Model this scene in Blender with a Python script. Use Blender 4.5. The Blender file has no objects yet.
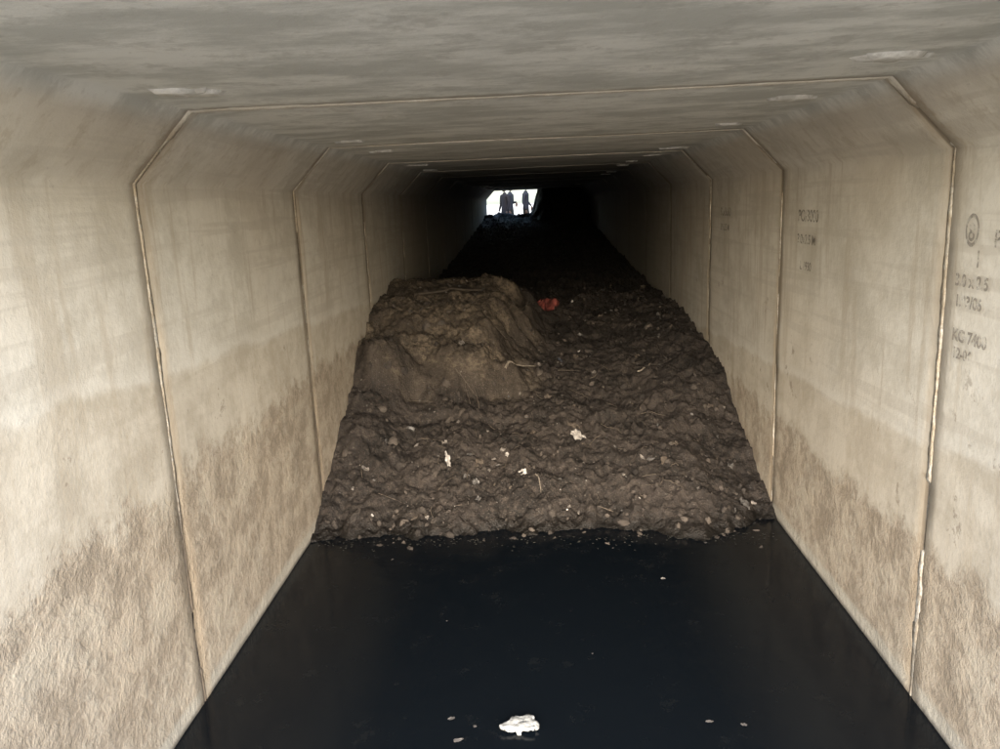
import bpy, bmesh, math, random
from mathutils import Vector, Matrix, noise, Euler
random.seed(7)
S=bpy.context.scene
S.view_settings.view_transform='Standard'
try: S.view_settings.look='None'
except Exception: pass
S.view_settings.exposure=0

HW=1.465; CZ=2.39; HB=2.145; HX=1.225; J1=2.88; SEG=1.93; Y0=J1-SEG; NSEG=12; YF=1.30
YEND=Y0+NSEG*SEG
SKY=1.25; SUN=5; SUN_EL=28; SUN_ANG=70

def link(o,parent=None):
    S.collection.objects.link(o)
    if parent: o.parent=parent
    return o
def empty(n):
    e=bpy.data.objects.new(n,None); return link(e)
def mesh_obj(n,vs,fs,mat=None,parent=None,smooth=True):
    m=bpy.data.meshes.new(n); m.from_pydata(vs,[],fs); m.update()
    if smooth: m.polygons.foreach_set('use_smooth',[True]*len(m.polygons))
    o=bpy.data.objects.new(n,m)
    if mat: m.materials.append(mat)
    return link(o,parent)
def sst(a,b,x):
    t=max(0,min(1,(x-a)/(b-a))); return t*t*(3-2*t)
def interp(P,x):
    if x<=P[0][0]: return P[0][1]
    for (a,b),(c,d) in zip(P,P[1:]):
        if x<=c: return b+(d-b)*(x-a)/(c-a)
    return P[-1][1]

# ---------------- node helper
class NT:
    def __init__(s,name):
        s.m=bpy.data.materials.new(name); s.m.use_nodes=True
        s.t=s.m.node_tree; s.b=s.t.nodes['Principled BSDF']
        g=s.t.nodes.new('ShaderNodeNewGeometry'); s.pos=g.outputs['Position']
        sp=s.t.nodes.new('ShaderNodeSeparateXYZ'); s.t.links.new(s.pos,sp.inputs[0])
        s.x,s.y,s.z=sp.outputs
    def put(s,inp,v):
        if isinstance(v,bpy.types.NodeSocket): s.t.links.new(v,inp)
        else:
            if isinstance(v,(tuple,list)) and len(v)==3 and inp.type=='RGBA': v=(*v,1)
            inp.default_value=v
    def math(s,op,a,b=0.0,clamp=False):
        n=s.t.nodes.new('ShaderNodeMath'); n.operation=op; n.use_clamp=clamp
        s.put(n.inputs[0],a); s.put(n.inputs[1],b); return n.outputs[0]
    def vscale(s,v,sc,off=(0,0,0)):
        n=s.t.nodes.new('ShaderNodeMapping'); s.put(n.inputs['Vector'],v)
        n.inputs['Scale'].default_value=sc; n.inputs['Location'].default_value=off; return n.outputs[0]
    def noise(s,v,sc,det=3,rough=.55,dist=0):
        n=s.t.nodes.new('ShaderNodeTexNoise'); s.put(n.inputs['Vector'],v)
        n.inputs['Scale'].default_value=sc; n.inputs['Detail'].default_value=det
        n.inputs['Roughness'].default_value=rough; n.inputs['Distortion'].default_value=dist
        return n.outputs['Fac']
    def voro(s,v,sc,feat='F1'):
        n=s.t.nodes.new('ShaderNodeTexVoronoi'); n.feature=feat; s.put(n.inputs['Vector'],v)
        n.inputs['Scale'].default_value=sc; return n.outputs['Distance']
    def ss(s,v,a,b,lo=0.,hi=1.):
        n=s.t.nodes.new('ShaderNodeMapRange'); n.interpolation_type='SMOOTHSTEP'
        s.put(n.inputs[0],v); s.put(n.inputs[1],a); s.put(n.inputs[2],b); s.put(n.inputs[3],lo); s.put(n.inputs[4],hi)
        return n.outputs[0]
    def mix(s,f,a,b,mode='MIX'):
        n=s.t.nodes.new('ShaderNodeMix'); n.data_type='RGBA'; n.blend_type=mode
        s.put(n.inputs[0],f); s.put(n.inputs[6],a); s.put(n.inputs[7],b); return n.outputs[2]
    def bump(s,h,st=.5,d=.01,prev=None):
        n=s.t.nodes.new('ShaderNodeBump'); s.put(n.inputs['Height'],h); s.put(n.inputs['Strength'],st)
        n.inputs['Distance'].default_value=d
        if prev: s.t.links.new(prev,n.inputs['Normal'])
        return n.outputs[0]
    def out(s,col,rough=.8,nrm=None,spec=.3):
        s.put(s.b.inputs['Base Color'],col); s.put(s.b.inputs['Roughness'],rough)
        s.b.inputs['Specular IOR Level'].default_value=spec
        if nrm: s.t.links.new(nrm,s.b.inputs['Normal'])
        return s.m

def simple(name,col,rough=.7,var=.25,sc=30,spec=.3):
    k=NT(name); n=k.noise(k.pos,sc)
    c=k.mix(k.ss(n,.3,.7),tuple(v*(1-var) for v in col),tuple(min(.9,v*(1+var)) for v in col))
    return k.out(c,rough,k.bump(n,.4,.01),spec)

# ---------------- concrete
def concrete():
    k=NT('concrete'); p=k.pos
    big=k.noise(p,.9,2,.6); med=k.noise(p,3.6,6,.72); gr=k.noise(p,26,4,.8)
    streak=k.noise(k.vscale(p,(7,7,.5)),1.6,4,.7)
    hz=k.noise(k.vscale(p,(.5,.35,9)),1.5,3,.65)
    up=k.mix(k.ss(med,.34,.64),(.465,.435,.37),(.60,.575,.51))
    up=k.mix(k.ss(big,.42,.66,0,.45),up,(.50,.445,.36))
    up=k.mix(k.ss(streak,.52,.64,0,.5),up,(.40,.35,.275))
    up=k.mix(k.ss(hz,.52,.60,0,.4),up,(.43,.395,.335))
    cl=k.noise(k.vscale(p,(.9,2.0,1),(3,0,0)),1.7,7,.72)
    c2=k.noise(k.vscale(p,(1,1,1),(7,3,0)),7,5,.75)
    ce=k.mix(k.ss(cl,.40,.60),(.47,.475,.44),(.68,.68,.64))
    ce=k.mix(k.ss(c2,.52,.64,0,.45),ce,(.38,.375,.34))
    ce=k.mix(k.ss(gr,.60,.70,0,.35),ce,(.74,.73,.69))
    up=k.mix(k.ss(k.z,2.32,2.385),up,ce)
    base=k.math('ADD',k.z,k.math('MULTIPLY',k.x,.12))
    zm=k.math('ADD',k.math('ADD',base,k.math('MULTIPLY',k.y,.05)),k.math('MULTIPLY',k.math('SUBTRACT',big,.5),.16))
    zm=k.math('ADD',zm,k.math('MULTIPLY',k.math('SUBTRACT',med,.5),.08))
    mid=k.mix(k.ss(med,.38,.62),(.375,.325,.25),(.48,.43,.345))
    c=k.mix(k.ss(zm,1.35,1.40,.60,0),up,mid)
    edge=k.math('MULTIPLY',k.ss(zm,1.37,1.40),k.ss(zm,1.40,1.46,1,0))
    c=k.mix(k.math('MULTIPLY',edge,.3),c,(.62,.60,.54))
    low_n=k.noise(p,7,6,.78)
    low=k.mix(k.ss(low_n,.42,.58),(.235,.19,.14),(.38,.32,.245))
    low=k.mix(k.ss(med,.50,.64,0,.6),low,(.43,.38,.30))
    zl=k.math('ADD',base,k.math('MULTIPLY',k.math('SUBTRACT',low_n,.5),.25))
    zl=k.math('ADD',zl,k.math('MULTIPLY',k.math('SUBTRACT',med,.5),.35))
    lm=k.ss(zl,.76,.90,1,0)
    c=k.mix(k.math('MULTIPLY',lm,.8),c,low)
    # local dark spall / stain spots
    sp=k.noise(k.vscale(p,(1,1,1),(11,5,2)),5.5,5,.75)
    c=k.mix(k.math('MULTIPLY',k.ss(sp,.62,.68),k.ss(k.z,1.2,1.6,.55,.12)),c,(.20,.16,.12))
    c=k.mix(k.ss(k.math('ADD',k.z,k.math('MULTIPLY',med,.08)),.10,.14,.6,0),c,(.44,.42,.36))
    c=k.mix(k.ss(k.z,.0,.03,.8,0),c,(.06,.055,.045))
    f=k.math('FRACT',k.math('ADD',k.math('DIVIDE',k.math('SUBTRACT',k.y,J1),SEG),.5+10))
    d0=k.math('MULTIPLY',k.math('ABSOLUTE',k.math('SUBTRACT',f,.5)),SEG)
    d=k.math('SUBTRACT',d0,k.math('MULTIPLY',streak,.16))
    c=k.mix(k.ss(d,-.07,.03,.62,0),c,(.28,.225,.16))
    c=k.mix(k.ss(gr,.60,.72,0,.35),c,(.24,.205,.165))
    c=k.mix(k.ss(d0,.010,.020,.75,0),c,(.13,.105,.075))
    c=k.mix(k.ss(k.y,5,11.5,0,.86),c,(.07,.064,.054))  # painted light falloff: concrete colour darkens deeper into the tunnel
    n1=k.bump(k.math('ADD',k.math('MULTIPLY',gr,.5),med),.3,.012)
    n2=k.bump(low_n,k.math('ADD',k.math('MULTIPLY',lm,.6),.05),.03,n1)
    return k.out(c,.85,n2,.2)
M_con=concrete()

def grout():
    k=NT('joint_mortar'); n=k.noise(k.pos,9,4,.7); n2=k.noise(k.pos,45,3,.7)
    c=k.mix(k.ss(n,.36,.58),(.54,.515,.455),(.33,.285,.22))
    c=k.mix(k.ss(n2,.48,.66,0,.7),c,(.22,.18,.135))
    c=k.mix(k.ss(k.z,2.3,2.38,0,.6),c,(.76,.72,.62))
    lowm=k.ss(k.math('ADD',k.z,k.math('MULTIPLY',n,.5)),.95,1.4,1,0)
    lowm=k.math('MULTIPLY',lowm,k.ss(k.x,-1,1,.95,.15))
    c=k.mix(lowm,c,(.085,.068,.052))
    c=k.mix(k.ss(k.y,6,12,0,.85),c,(.09,.08,.065))  # far joints darkened in colour too, same painted depth shade as the concrete
    return k.out(c,.9,k.bump(n2,.8,.01),.2)
M_gr=grout()

# ---------------- culvert
culvert=empty('box_culvert')
def profile(step=.06):
    P=[(-HW,-.45),(-HW,HB),(-HX,CZ),(HX,CZ),(HW,HB),(HW,-.45)]
    out=[]
    for (a,b) in zip(P,P[1:]):
        L=math.dist(a,b); n=max(1,round(L/step))
        for i in range(n):
            t=i/n; out.append((a[0]+(b[0]-a[0])*t,a[1]+(b[1]-a[1])*t))
    out.append(P[-1]); return out
PR=profile()
def pnormal(x,z):
    if z>=CZ-1e-4 and abs(x)<HX-1e-3: return (0,1)
    if z<=HB: return (math.copysign(1,x),0)
    return (math.copysign(.707,x),.707)
for s in range(NSEG):
    a=Y0+s*SEG; b=a+SEG
    if s==0: a=YF
    ox=random.uniform(-.002,.002) ; oz=random.uniform(-.002,.002)
    Ls=b-a
    ys=[a,a+.006,a+.016]+[a+.016+(Ls-.032)*i/26 for i in range(1,26)]+[b-.016,b-.006,b]
    vs=[];fs=[];n=len(PR)
    for y in ys:
        e=min(y-a,b-y); ch=.006*(1-sst(0,.016,e))
        for (x,z) in PR:
            nx,nz=pnormal(x,z)
            w=noise.noise(Vector((x*1.3,y*1.3,z*1.3+s*3)))*.006+noise.noise(Vector((x*5,y*5,z*5)))*.002
            chip=max(0,noise.noise(Vector((x*9,y*2+s*7,z*9)))-.2)*.03 if e<.012 else 0
            k=ch+w+chip
            vs.append((x+nx*k+ox,y,z+nz*k+oz))
    for i in range(len(ys)-1):
        for j in range(n-1):
            fs.append((i*n+j,i*n+j+1,(i+1)*n+j+1,(i+1)*n+j))
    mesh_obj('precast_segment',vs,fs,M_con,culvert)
T=.24
O=[(-HW-T,-.45),(-HW-T,CZ+T),(HW+T,CZ+T),(HW+T,-.45)]
I=[(-HW-.02,-.45),(-HW-.02,HB+.01),(-HX-.01,CZ+.02),(HX+.01,CZ+.02),(HW+.02,HB+.01),(HW+.02,-.45)]
vs=[];fs=[]
for y in (YF,YEND):
    vs+= [(x,y,z) for x,z in O]+[(x,y,z) for x,z in I]
for j in range(3): fs.append((j,j+1,j+11,j+10))
for j in range(4,9): fs.append((j,j+1,j+11,j+10))
for o in (0,10):
    fs+=[(o+0,o+4,o+5,o+1),(o+1,o+5,o+6),(o+1,o+6,o+7,o+2),(o+2,o+7,o+8),(o+2,o+8,o+9,o+3)]
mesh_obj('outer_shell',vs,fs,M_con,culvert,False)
PF=profile(.02)
for s in range(1,NSEG):
    y=Y0+s*SEG; vs=[];fs=[]
    for i,(x,z) in enumerate(PF):
        nx,nz=pnormal(x,z); q=i*.02
        w=.008+.020*max(0,noise.noise(Vector((q*2.2,s*5.1,0)))+.25)+.009*noise.noise(Vector((q*14,s,3)))+.006*noise.noise(Vector((q*37,s,3)))
        pr=.0015+.003*noise.noise(Vector((q*11,s,5)))
        if s==1 and x>1 : w*=1.35
        if s==2 and x>0: w*=.45
        if z<1 and x<0: w*=.5
        miss=noise.noise(Vector((q*3.1,s*3.7,20)))>.26
        if z>2.3: w=w+(.014 if s==1 else .004); miss=False; pr+=.006
        w=max(w,.002)
        c=noise.noise(Vector((q*1.5,s*2.3,9)))*.006+.004*noise.noise(Vector((q*20,s*2.3,2)))
        if miss: pr=-.010
        for dy,dn in ((-w,.018),(-w*.75,-pr*.6),(-.1*w,-pr),(w*.7,-pr*.7),(w,.018)):
            vs.append((x+nx*dn,y+c+dy,z+nz*dn))
    for i in range(len(PF)-1):
        for j in range(4): fs.append((i*5+j,i*5+j+1,(i+1)*5+j+1,(i+1)*5+j))
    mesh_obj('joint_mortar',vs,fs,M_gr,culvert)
k=NT('patch_mortar'); n=k.noise(k.pos,14,4,.7)
M_patch=k.out(k.mix(k.ss(n,.35,.65),(.50,.49,.45),(.78,.77,.73)),.9,k.bump(n,.6,.01))
for s in range(NSEG):
    for yy in (.47,SEG-.43):
        if Y0+s*SEG+yy<YF+.15: continue
        for sx in (-1,1):
            if random.random()<(.15 if s<2 else .6) and s>0: continue
            cx=sx*random.uniform(1.0,1.08); cy=Y0+s*SEG+yy+random.uniform(-.05,.05)
            rx=random.uniform(.07,.11); ry=random.uniform(.05,.07)
            N=32; vs=[(cx,cy,CZ-.012)]
            for ring_,(r,z) in enumerate(((.8,CZ-.011),(1,CZ-.004))):
                for i in range(N):
                    a=i/N*math.tau; g=1+.9*noise.noise(Vector((math.cos(a)*1.5,math.sin(a)*1.5,s+sx+yy)))+.3*noise.noise(Vector((math.cos(a)*5,math.sin(a)*5,s+sx+yy)))
                    vs.append((cx+math.cos(a)*rx*r*g,cy+math.sin(a)*ry*r*g,z+.012*(ring_)))
            fs=[(0,1+i,1+(i+1)%N) for i in range(N)]+[(1+i,1+N+i,1+N+(i+1)%N,1+(i+1)%N) for i in range(N)]
            mesh_obj('lifting_hole_patch',vs,fs,M_patch,culvert)

k=NT('faded_black_stencil_paint'); n=k.noise(k.pos,18,4,.85)
M_pt=k.out((.20,.18,.155),.8)
tr=k.t.nodes.new('ShaderNodeBsdfTransparent'); mx=k.t.nodes.new('ShaderNodeMixShader')
k.t.links.new(k.ss(n,.40,.62,.15,.97),mx.inputs[0]); k.t.links.new(k.b.outputs[0],mx.inputs[1]); k.t.links.new(tr.outputs[0],mx.inputs[2])
k.t.links.new(mx.outputs[0],k.t.nodes['Material Output'].inputs['Surface'])
writing=empty('stencil_writing')
XW=HW-.014
def wtext(t,y,z,size,bold=0):
    cu=bpy.data.curves.new('line','FONT'); cu.body=t; cu.size=size; cu.offset=bold
    o=bpy.data.objects.new('line',cu)
    S.collection.objects.link(o); bpy.context.view_layer.update()
    me=bpy.data.meshes.new_from_object(o.evaluated_get(bpy.context.evaluated_depsgraph_get()))
    bpy.data.objects.remove(o)
    R=Matrix(((0,0,-1,XW),(-1,0,0,y),(0,1,0,z),(0,0,0,1)))
    me.transform(R); me.materials.append(M_pt)
    link(bpy.data.objects.new('text_line',me),writing)
def ring(y,z,r,w,sq=1.):
    N=40; vs=[]
    for i in range(N):
        a=i/N*math.tau
        for q in (r,r-w): vs.append((XW,y+math.cos(a)*q*sq,z+math.sin(a)*q))
    mesh_obj('stencil_ring',vs,[(2*i,2*i+1,(2*i+3)%(2*N),(2*i+2)%(2*N)) for i in range(N)],M_pt,writing)
wtext('PO/3000',4.46,1.86,.088,.001); wtext('3.0x2.5 M',4.46,1.74,.072,.001); wtext('L 1930',4.40,1.60,.065,.001)
ring(2.70,1.87,.055,.013,.75); wtext('8',2.724,1.835,.085,.001); wtext('I',2.66,1.75,.08,.001); wtext('P5',2.57,1.82,.08,.001)
wtext('3.0 x 2.5',2.78,1.68,.058,.002); wtext('1.93/06',2.77,1.61,.055,.002); wtext('KG 7400',2.77,1.49,.058,.002); wtext('12-06',2.76,1.43,.052,.002)
wtext('PO/3000',6.3,1.86,.088,.001); wtext('3.0x2.5 M',6.3,1.75,.07,.001)

# ---------------- silt mound
B=[(4.2,-.30),(4.42,-.07),(4.58,.02),(4.9,.19),(5.3,.32),(5.8,.44),(6.3,.56),(7,.66),(8,.78),(9,.86),(11,.94),(14,1.08),(18,1.3),(22,1.55),(23.2,1.66),(24.5,1.5),(26,.8),(30,.72),(60,.7)]
def hbase(x,y):
    yy=y+ .17*noise.noise(Vector((x*1.6,0,4)))+.10*noise.noise(Vector((x*4.5,0,8)))+.05*noise.noise(Vector((x*13,y*2,8)))
    h=interp(B,yy)
    if y<12:
        e=noise.noise(Vector((x*2,y*2,1)))*.2+noise.noise(Vector((x*6,y*6,1)))*.10
        A=1-sst(-.45,.12,x+e)
        front=5.84+.25*noise.noise(Vector((x*2.3,7,0)))+.12*sst(-1.1,-.2,x)-.12*sst(1.0,1.465,-x)
        t=max(0,min(1,(y+e*.6-front)/.80))
        L=.50*(.55*t+.45*sst(.05,.35,t))*(1-sst(7.6,10.5,y))
        L+=.06*noise.noise(Vector((x*2.2,t*5,2)))*sst(0,.1,t)*(1-sst(.9,1,t))
        h+=A*L
        h+=.13*sst(.7,1.3,x)*sst(5.75,6.1,y+e)*(1-sst(7.5,10,y))-.06*sst(.9,1.4,x)*(1-sst(5.4,5.9,y))
        h+=.14*(1-sst(-1.4,-.9,x))*sst(4.8,5.5,y)*(1-sst(5.9,6.4,y))
        l=5.72+.25*noise.noise(Vector((x*1.4,3,3)))+.08*noise.noise(Vector((x*6,3,3)))
        h+=(.04+.05*noise.noise(Vector((x*3,3,3))))*(sst(l-.05,l,y)-sst(l,l+.4,y))
    return h
def hh(x,y):
    h=hbase(x,y); p=Vector((x,y,0))
    k=sst(4.3,4.8,y)
    amp=.55+.45*k
    h+=amp*(.050*noise.fractal(p*2.1,1.0,2.1,4)+.026*noise.fractal(p*8+Vector((3,1,0)),.7,2.1,5))
    h+=amp*.012*noise.fractal(p*30,.4,2.2,4)
    q=p+Vector((noise.noise(p*5),noise.noise(p*5+Vector((7,7,7))),0))*.10
    v=noise.voronoi(q*5)[0]; h+=amp*.055*min(.4,v[1]-v[0])
    cm=max(0,noise.noise(p*1.7+Vector((9,2,0)))+.3)
    v=noise.voronoi(q*13)[0]; h+=amp*.14*cm*max(0,.38-v[0])
    v=noise.voronoi(q*27)[0]; h+=amp*.06*max(0,.38-v[0])
    if y>19 and y<27:
        h=max(h,h+ (2.6-h)*sst(-.12,.25,x+.15*noise.noise(p*3))*sst(20.5,23,y)*(1-sst(24.5,26,y)))
        h+=.16*max(0,noise.noise(p*2.3))*sst(21,23,y)*(1-sst(24.5,26,y))
    return h
ys=[];y=4.15
while y<27.5:
    ys.append(y); y+= .012 if y<7.2 else (.025 if y<9.5 else (.06 if y<14 else .12))
xs=[-HW-.03+ (2*HW+.06)*i/250 for i in range(251)]
vs=[];fs=[];cols=[]
for y in ys:
    for x in xs:
        z=hh(x,y); vs.append((x,y,z))
        e=.25*noise.noise(Vector((x*3,y*3,2)))+.15*noise.noise(Vector((x*9,y*9,2)))
        clay=(1-sst(-.35,.12,x+e*.7))*sst(5.85,6.2,y+e*.6)*(1-sst(8.0,9.5,y))
        cols.append(clay)
n=len(xs)
for i in range(len(ys)-1):
    for j in range(n-1): fs.append((i*n+j,i*n+j+1,(i+1)*n+j+1,(i+1)*n+j))
def mud():
    k=NT('silt_mud'); p=k.pos
    at=k.t.nodes.new('ShaderNodeAttribute'); at.attribute_name='clay'; cl=at.outputs['Fac']
    a=k.noise(p,3,4,.65); b=k.noise(p,22,4,.75); g=k.noise(p,90,2,.7)
    c=k.mix(k.ss(a,.35,.65),(.0125,.011,.010),(.029,.0245,.022))
    c=k.mix(k.ss(b,.45,.66,0,.6),c,(.060,.050,.043))
    c2=k.mix(k.ss(a,.38,.62),(.042,.034,.027),(.115,.094,.071))
    c2=k.mix(k.ss(b,.42,.60,0,.8),c2,(.026,.022,.018))
    c=k.mix(cl,c,c2)
    c=k.mix(k.ss(g,.62,.70,0,.55),c,(.15,.133,.118))
    wet=k.ss(k.math('ADD',k.z,k.math('MULTIPLY',b,.08)),.03,.16,1,0)
    c=k.mix(wet,c,(.006,.0055,.005))
    c=k.mix(k.ss(k.y,8,13,0,.8),c,(.006,.0055,.005))  # shade of the tunnel interior painted into the far mud colour
    r=k.ss(k.math('SUBTRACT',b,k.math('MULTIPLY',wet,.3)),.2,.6,.4,.95)
    nn=k.bump(k.math('ADD',b,k.math('MULTIPLY',g,.5)),.9,.016)
    return k.out(c,r,nn,.2)
M_mud=mud()
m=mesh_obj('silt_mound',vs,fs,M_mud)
at=m.data.attributes.new('clay','FLOAT','POINT'); at.data.foreach_set('value',cols)

def surf_n(x,y,e=.03):
    return Vector((hh(x-e,y)-hh(x+e,y),hh(x,y-e)-hh(x,y+e),2*e)).normalized()

ico=bmesh.new(); bmesh.ops.create_icosphere(ico,subdivisions=2,radius=1)
iv=[v.co.copy() for v in ico.verts]; ifc=[[v.index for v in f.verts] for f in ico.faces]; ico.free()
def rocks(name,pts,mat):
    vs=[];fs=[]
    for (x,y,z,r) in pts:
        o=len(vs); R=Euler([random.uniform(0,6.3) for _ in range(3)]).to_matrix()
        sc=Vector((random.uniform(.7,1.3),random.uniform(.6,1.1),random.uniform(.4,.8))); sd=Vector((random.random()*50,0,0))
        for v in iv:
            q=v*(1+.45*noise.noise(v*1.3+sd)+.15*noise.noise(v*4+sd)); q=R@Vector((q.x*sc.x,q.y*sc.y,q.z*sc.z))*r
            vs.append((x+q.x,y+q.y,z+q.z))
        fs+=[[i+o for i in f] for f in ifc]
    return mesh_obj(name,vs,fs,mat,smooth=False)
pts=[]
for i in range(1300):
    x=random.uniform(-1.43,1.43); y=4.60+ (random.random()**1.5)*6
    r=.005+.018*random.random()**4
    pts.append((x,y,hh(x,y)+r*.2,r))
for i in range(45):
    x=random.uniform(-1.4,1.4); y=random.uniform(4.6,7.5); r=random.uniform(.025,.06); pts.append((x,y,hh(x,y)-r*.2,r))
for i in range(60):
    x=random.uniform(-1.4,1.4); y=4.5+random.gauss(0,.07); r=random.uniform(.008,.028); pts.append((x,y,max(hh(x,y),-.012),r))
k=NT('rubble_stone'); nn=k.noise(k.pos,7,3); M_rk=k.out(k.mix(k.ss(nn,.35,.65),(.015,.013,.012),(.06,.051,.044)),.9,k.bump(k.noise(k.pos,60),.5,.01))
rocks('rubble',pts,M_rk)

def scrap(x,y,sx,sy,rot,seed,z=None,lift=.006,tilt=None,crump=.35,N=9):
    vs=[];fs=[]
    nrm=surf_n(x,y) if z is None else Vector((0,0,1))
    if tilt: nrm=(nrm+Vector(tilt)).normalized()
    z0=hh(x,y) if z is None else z
    q=nrm.to_track_quat('Z','Y').to_matrix()@Matrix.Rotation(rot,3,'Z')
    for i in range(N):
        for j in range(N):
            u=i/(N-1)-.5; v=j/(N-1)-.5
            e=1+.6*noise.noise(Vector((u*3,v*3,seed)))
            d=crump*min(sx,sy)*(noise.noise(Vector((u*4,v*4,seed+5)))+.6*abs(noise.noise(Vector((u*9,v*9,seed+9)))))
            k=1-.35*(abs(u)*abs(v)*4)
            w=q@Vector((u*sx*e*k+d*.4,v*sy*e*k-d*.4,d+lift)); vs.append((x+w.x,y+w.y,z0+w.z))
    for i in range(N-1):
        for j in range(N-1): fs.append((i*N+j,i*N+j+1,(i+1)*N+j+1,(i+1)*N+j))
    return vs,fs
M_white=simple('dirty_white_plastic',(.22,.21,.20),.5,.5,25)
M_dw=simple('muddy_plastic',(.11,.10,.092),.6,.6,30)
M_grey=simple('grey_plastic_film',(.065,.062,.06),.4,.4,20)
M_tan=simple('tan_cardboard',(.055,.045,.036),.8,.3,20)
M_blue=simple('faded_blue_plastic',(.05,.06,.08),.5,.3,20)
M_red=simple('red_cloth',(.12,.030,.025),.85,.5,18)
M_twig=simple('dry_twig_bark',(.07,.058,.047),.85,.4,40)
def scrapset(name,lst,mat):
    V=[];F=[]
    for a in lst:
        v,f=scrap(*a[0],**a[1]); o=len(V); V+=v; F+=[[i+o for i in q] for q in f]
    return mesh_obj(name,V,F,mat)
scrapset('plastic_bag',[((.27,5.42,.15,.06,-.6,1.),dict(lift=.02,tilt=(0,-.8,0),crump=.8,N=12))],M_white)
scrapset('plastic_bag',[((-.66,5.15,.035,.11,.2,2.),dict(lift=.02,tilt=(0,-.9,0),crump=.8))],M_white)
scrapset('paper_scrap',[((-.14,5.0,.06,.04,.4,3.),dict(lift=.015,tilt=(0,-.7,0)))],M_white)
scrapset('red_cloth',[((.08,8.5,.24,.22,.3,4.),dict(lift=.06,tilt=(0,-.9,0),crump=.6,N=16))],M_red)
for mt,cnt,nm in ((M_white,26,'litter_paper'),(M_dw,110,'litter_scraps'),(M_grey,90,'litter_film'),(M_tan,60,'litter_cardboard'),(M_blue,8,'litter_wrappers')):
    L=[]
    for i in range(cnt):
        x=random.uniform(-1.4,1.4); y=4.65+random.random()**1.4*5.5; s=.010+.045*random.random()**2.5
        if mt is M_dw: s*=.7
        if mt is M_white: s*=.5
        L.append(((x,y,s*random.uniform(.8,2.4),s,random.uniform(0,6),random.random()*99),dict(N=6,tilt=(0,-random.random()*.8,0),lift=.006,crump=.7)))
    scrapset(nm,L,mt)
def tube(pts,r,sides=6):
    vs=[];fs=[]
    P=[Vector(p) for p in pts]
    for i,p in enumerate(P):
        d=(P[min(i+1,len(P)-1)]-P[max(i-1,0)]).normalized()
        q=d.to_track_quat('Z','Y'); rr=r*(1-.6*i/len(P))*(1+.3*noise.noise(p*40))
        for s in range(sides):
            a=s/sides*math.tau; vs.append(tuple(p+q@Vector((math.cos(a)*rr,math.sin(a)*rr,0))))
    for i in range(len(P)-1):
        for s in range(sides): fs.append((i*sides+s,i*sides+(s+1)%sides,(i+1)*sides+(s+1)%sides,(i+1)*sides+s))
    return vs,fs
def twigset(name,lst,mat):
    V=[];F=[]
    for p,r in lst:
        v,f=tube(p,r); o=len(V); V+=v; F+=[[i+o for i in q] for q in f]
    return mesh_obj(name,V,F,mat)
def tw(x,y,L,ang,r,curl=1.,up=.0):
    pts=[];a=ang;N=10;cx,cy=x,y;ph=random.random()*9
    z0=hh(x,y)+r+.006; ex=x+math.cos(ang)*L; ey=y+math.sin(ang)*L; z1=hh(ex,ey)+r+.006
    for i in range(N):
        t=i/(N-1)
        z=max(hh(cx,cy)+r*.6, z0*(1-t)+z1*t)
        pts.append((cx,cy,z+up*math.sin(t*math.pi)*.5))
        a+=curl*.25*noise.noise(Vector((i*.5,ph,0)))*2; cx+=math.cos(a)*L/N; cy+=math.sin(a)*L/N
    return pts,r
M_pale=simple('pale_stick',(.15,.132,.11),.85,.45,40)
twigset('driftwood_branch',[tw(-.28,6.15,.42,.9,.010,.5,.02)],M_pale)
twigset('dry_stick',[tw(.80,6.3,.18,-.9,.008,2.0,.03)],M_pale)
twigset('dry_stick',[tw(-.05,4.95,.16,-1.2,.006,1.0,.03)],M_pale)
twigset('driftwood_branch',[tw(-1.15,7.2,.7,.15,.02,.4,.03)],simple('dark_wet_wood',(.03,.024,.018),.7))
L=[]
for i in range(130):
    x=random.uniform(-1.3,1.3); y=4.7+random.random()**1.4*5
    L.append(tw(x,y,random.uniform(.05,.22),random.uniform(0,6.3),random.uniform(.0015,.004),.8,random.uniform(0,.01)))
twigset('twigs',L,M_twig)

# ---------------- water
k=NT('murky_water'); w1=k.noise(k.pos,3.5,2,.5); w2=k.noise(k.pos,22,2,.5)
sc=k.noise(k.pos,5,5,.8)
c=k.mix(k.ss(sc,.58,.72,0,.3),(.0022,.0034,.0050),(.009,.010,.010))
M_w=k.out(c,k.ss(sc,.42,.72,.10,.34),k.bump(k.math('ADD',w1,k.math('MULTIPLY',w2,.15)),.12,.02),.33)
k.b.inputs['IOR'].default_value=1.33
vs=[(-HW-.03,.3,0),(HW+.03,.3,0),(HW+.03,5.6,0),(-HW-.03,5.6,0),(-2.6,.3,0),(2.6,.3,0),(2.6,-3,0),(-2.6,-3,0)]
mesh_obj('water',vs,[(0,1,2,3),(4,7,6,5)],M_w)
v,f=scrap(-.117,2.69,.135,.10,.05,11.,z=.0,lift=.012,crump=.10,N=14)
o=mesh_obj('floating_foam_tray',v,f,simple('white_foam',(.22,.228,.225),.6,.45,45))
md=o.modifiers.new('t','SOLIDIFY'); md.thickness=.012
L=[]
for (x,y,s) in ((-.40,2.75,.02),(-.3,2.7,.012),(-.36,2.62,.026),(.62,2.72,.02),(.75,2.7,.016),(.4,4.3,.012),(-.9,4.2,.012),(.95,4.35,.015),(-.5,3.5,.008),(.2,3.2,.007)):
    L.append(((x,y,s*1.5,s,random.random()*6,random.random()*50),dict(z=0.,lift=.003,crump=.15,N=6)))
scrapset('floating_litter',L,M_grey)
scrapset('floating_paper',[((.63,3.9,.03,.02,.3,8.),dict(z=0.,lift=.008,crump=.2,N=6))],M_white)
L=[]
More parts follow.
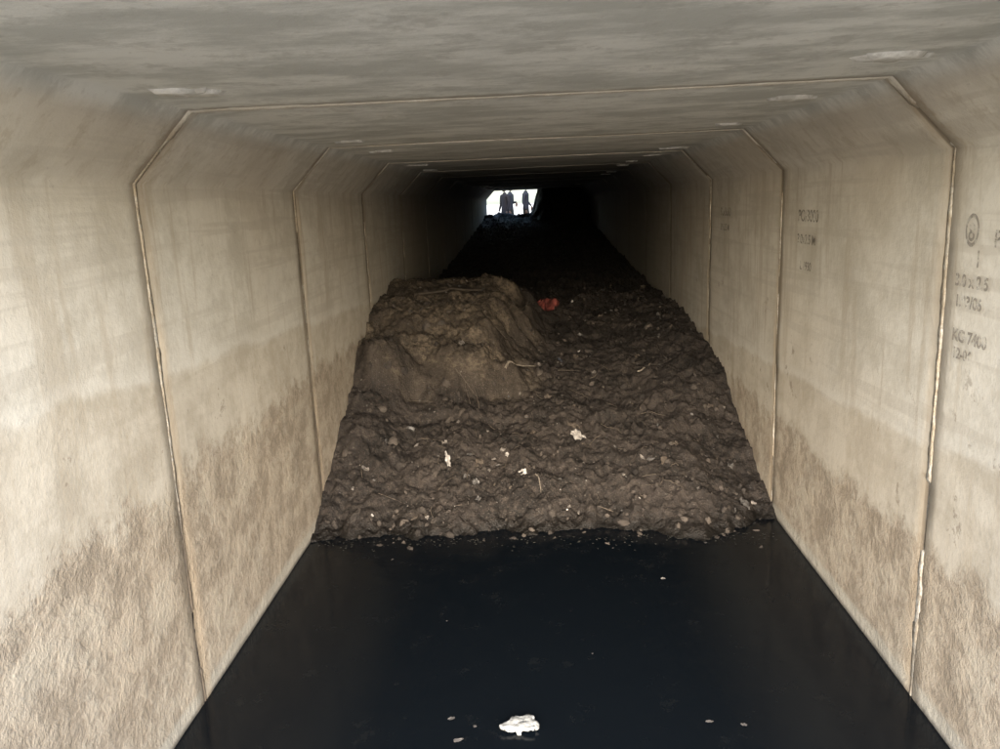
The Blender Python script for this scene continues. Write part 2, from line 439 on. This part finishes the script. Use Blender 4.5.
for i in range(260):
    x=random.uniform(-1.4,1.4); y=4.48-abs(random.gauss(0,.07)) ; s=random.uniform(.003,.011)
    L.append(((x,y,s*1.6,s,random.random()*6,random.random()*50),dict(z=0.,lift=.002,crump=.1,N=4)))
scrapset('shoreline_scum',L,simple('scum',(.045,.045,.04),.6))

# ---------------- outside world
def ground_h(x,y):
    ch=1-sst(2.4,4.2,abs(x))
    h=.5+.25*noise.noise(Vector((x*.12,y*.12,0)))
    if y<Y0+1:
        g=ch*sst(-7,-3,y); h=h*(1-g)-.35*g
    if y>YEND-2: h=.70+.15*noise.noise(Vector((x*.3,y*.3,0)))
    return h
def axis(lim,den): 
    a=[];v=0;st=den
    while v<lim: a.append(v); v+=st; st*=1.22
    a.append(lim); return [-q for q in a[:0:-1]]+a
gx=axis(900,.5)
def grid(name,xs,ys,hf,mat):
    n=len(xs); V=[(x,y,hf(x,y)) for y in ys for x in xs]
    F=[(i*n+j,i*n+j+1,(i+1)*n+j+1,(i+1)*n+j) for i in range(len(ys)-1) for j in range(n-1)]
    return mesh_obj(name,V,F,mat)
k=NT('dry_earth'); a=k.noise(k.pos,.8,4); b=k.noise(k.pos,12,4)
M_gd=k.out(k.mix(k.ss(b,.4,.65),k.mix(k.ss(a,.4,.6),(.38,.355,.31),(.45,.425,.375)),(.28,.255,.215)),.9,k.bump(b,.6,.02))
grid('ground',gx,sorted(set([YF-.3-v for v in axis(900,.4) if v>=0])),ground_h,M_gd)
grid('ground',gx,[YEND+.3+v for v in axis(900,.4) if v>=0],ground_h,M_gd)
k=NT('embankment_grass'); a=k.noise(k.pos,3,4); M_em=k.out(k.mix(k.ss(a,.4,.62),(.07,.09,.035),(.20,.16,.10)),.95,k.bump(a,.8,.05))
zt=CZ+T+.004
def slab(x0,x1,zb):
    A=[(YF-.3,zb),(YF-.3,zb+.01),(YF+1.6,zt+1.0),(YEND-1.6,zt+1.0),(YEND+.3,zb+.01),(YEND+.3,zb)]
    if zb>1: A=[(YF+.002,zt),(YF+.002,zt+.25),(YF+1.6,zt+1.0),(YEND-1.6,zt+1.0),(YEND-.002,zt+.25),(YEND-.002,zt)]
    V=[(x0,y,z) for y,z in A]+[(x1,y,z) for y,z in A]
    n=6; F=[tuple(range(n)),tuple(range(2*n-1,n-1,-1))]+[(i,(i+1)%n,n+(i+1)%n,n+i) for i in range(n)]
    return V,F
V=[];F=[]
for a in ((-80,-HW-T-.002,-.5),(HW+T+.002,80,-.5),(-HW-T-.001,HW+T+.001,2)):
    v,f=slab(*a); o=len(V); V+=v; F+=[[i+o for i in q] for q in f]
mesh_obj('embankment',V,F,M_em,smooth=False)
V=[(-HW-.1,YF-1.2,-.42),(HW+.1,YF-1.2,-.42),(HW+.1,YEND,-.42),(-HW-.1,YEND,-.42)]
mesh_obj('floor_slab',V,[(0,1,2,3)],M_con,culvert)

# ---------------- people beyond the outlet
def person(x,y,zg,H,face,shirt,trous,arm=0.):
    e=empty('person'); s=H/1.75
    J={'pel':(0,0,.95,.135,.10),'wai':(0,0,1.08,.125,.09),'che':(0,0,1.30,.155,.10),'nb':(0,0,1.46,.07,.06),'nk':(0,.005,1.53,.052,.052),
    'sl':(-.17,0,1.42,.065,.06),'el':(-.23,-.01,1.15,.045,.045),'wl':(-.24+arm*.2,.10+arm*.1,.92+arm*.25,.03,.03),
    'sr':(.17,0,1.42,.065,.06),'er':(.24,-.02,1.15,.045,.045),'wr':(.25,.07,.90,.03,.03),
    'hl':(-.09,0,.88,.09,.09),'kl':(-.11,.02,.50,.06,.06),'al':(-.12,0,.09,.042,.042),'tl':(-.14,.17,.035,.04,.03),
    'hr':(.09,0,.88,.09,.09),'kr':(.12,.03,.50,.06,.06),'ar':(.14,0,.09,.042,.042),'tr':(.16,.17,.035,.04,.03)}
    names=list(J); E=[('pel','wai'),('wai','che'),('che','nb'),('nb','nk'),('che','sl'),('sl','el'),('el','wl'),('che','sr'),('sr','er'),('er','wr'),
     ('pel','hl'),('hl','kl'),('kl','al'),('al','tl'),('pel','hr'),('hr','kr'),('kr','ar'),('ar','tr')]
    me=bpy.data.meshes.new('body'); me.from_pydata([tuple(c*s for c in J[n][:3]) for n in names],[(names.index(a),names.index(b)) for a,b in E],[])
    o=bpy.data.objects.new('clothed_body',me); link(o,e)
    o.modifiers.new('s','SKIN')
    for i,n in enumerate(names): me.skin_vertices[0].data[i].radius=(J[n][3]*s,J[n][4]*s)
    me.skin_vertices[0].data[0].use_root=True
    o.modifiers.new('ss','SUBSURF').levels=2; o.modifiers['ss'].render_levels=2
    kk=NT('clothes'); z=kk.math('SUBTRACT',kk.z,zg)
    me.materials.append(kk.out(kk.mix(kk.ss(z,.93*s,.95*s),trous,shirt),.9,None,.1))
    sk=simple('skin',(.05,.03,.022),.6,.1)
    hv=[]
    for v in iv:
        q=Vector((v.x*.078,v.y*.095,v.z*.118))
        if v.z<0: q.x*=1+.25*v.z
        if v.y>.8 and abs(v.x)<.3 and abs(v.z)<.3: q.y+=.018
        if abs(v.x)>.9: q.x*=1.18
        hv.append(tuple((q+Vector((0,.02,1.64)))*s))
    mesh_obj('head',hv,ifc,sk,e)
    hr=[tuple((Vector((v.x*.084,v.y*.1-.008,max(v.z,-.1)*.125+.008))+Vector((0,.012,1.645)))*s) for v in iv]
    f2=[f for f in ifc if not all(iv[i].y>.35 and iv[i].z<.55 for i in f)]
    mesh_obj('hair',hr,f2,simple('black_hair',(.012,.01,.01),.7),e)
    for sx,w in ((-1,'wl'),(1,'wr')):
        W=Vector(J[w][:3])
        vs=[W,W+Vector((0,.01,-.07))]; ed=[(0,1)]; rad=[.026,.034]
        for i in range(4):
            b=W+Vector((0,-.025+.018*i,-.10)); t=b+Vector((-.006*sx,.01,-.06+.006*abs(i-1.5)))
            o0=len(vs); vs+=[b,t]; ed+=[(1,o0),(o0,o0+1)]; rad+=[.010,.008]
        o0=len(vs); vs+=[W+Vector((-.02*sx,.045,-.06)),W+Vector((-.025*sx,.055,-.10))]; ed+=[(1,o0),(o0,o0+1)]; rad+=[.012,.009]
        hm=bpy.data.meshes.new('hand'); hm.from_pydata([tuple(v*s) for v in vs],ed,[]); ho=bpy.data.objects.new('hand',hm); link(ho,e)
        ho.modifiers.new('s','SKIN')
        for i,r in enumerate(rad): hm.skin_vertices[0].data[i].radius=(r*s,r*s)
        hm.skin_vertices[0].data[0].use_root=True; ho.modifiers.new('ss','SUBSURF').levels=1; hm.materials.append(sk)
    e.location=(x,y,zg); e.rotation_euler=(0,0,face)
person(-.98,25.9,.86,1.74,math.pi-.9,(.012,.012,.015),(.012,.012,.015))
person(-.84,27.0,.84,1.80,math.pi+1.2,(.012,.014,.02),(.012,.012,.01),1.)
person(-.30,26.2,.86,1.78,math.pi+1.3,(.012,.014,.02),(.012,.012,.01),.4)

# ---------------- light
w=bpy.data.worlds.new('World'); S.world=w; w.use_nodes=True
nt=w.node_tree; bg=nt.nodes['Background']; sk=nt.nodes.new('ShaderNodeTexSky'); sk.sky_type='NISHITA'
sk.sun_disc=False; sk.sun_elevation=math.radians(SUN_EL); sk.sun_rotation=math.radians(180); sk.dust_density=3; sk.air_density=1
nt.links.new(sk.outputs[0],bg.inputs[0]); bg.inputs[1].default_value=SKY
l=bpy.data.lights.new('sun','SUN'); l.energy=SUN; l.angle=math.radians(SUN_ANG); l.color=(1,.975,.935)
lo=bpy.data.objects.new('sun',l); link(lo); lo.rotation_euler=(math.radians(90-SUN_EL),0,0)

# ---------------- camera
f=778.
t=Vector((35/f,(374.5-202)/f,1)).normalized()
u=Vector((-.03,1,0)); u=(u-t*u.dot(t)).normalized()
c=-t.cross(u)
c=Vector((abs(c.x),c.y if c.x>0 else -c.y,c.z if c.x>0 else -c.z))
fl=lambda v:Vector((v.x,v.y,-v.z))
W=Matrix((fl(c),fl(t),fl(u)))
cam=bpy.data.cameras.new('camera'); co=bpy.data.objects.new('camera',cam); link(co)
cam.sensor_width=36; cam.lens=36*f/1000; cam.clip_end=3000; cam.clip_start=.02
co.matrix_world=Matrix.Translation((0,0,2.02))@W.to_4x4()
S.camera=co
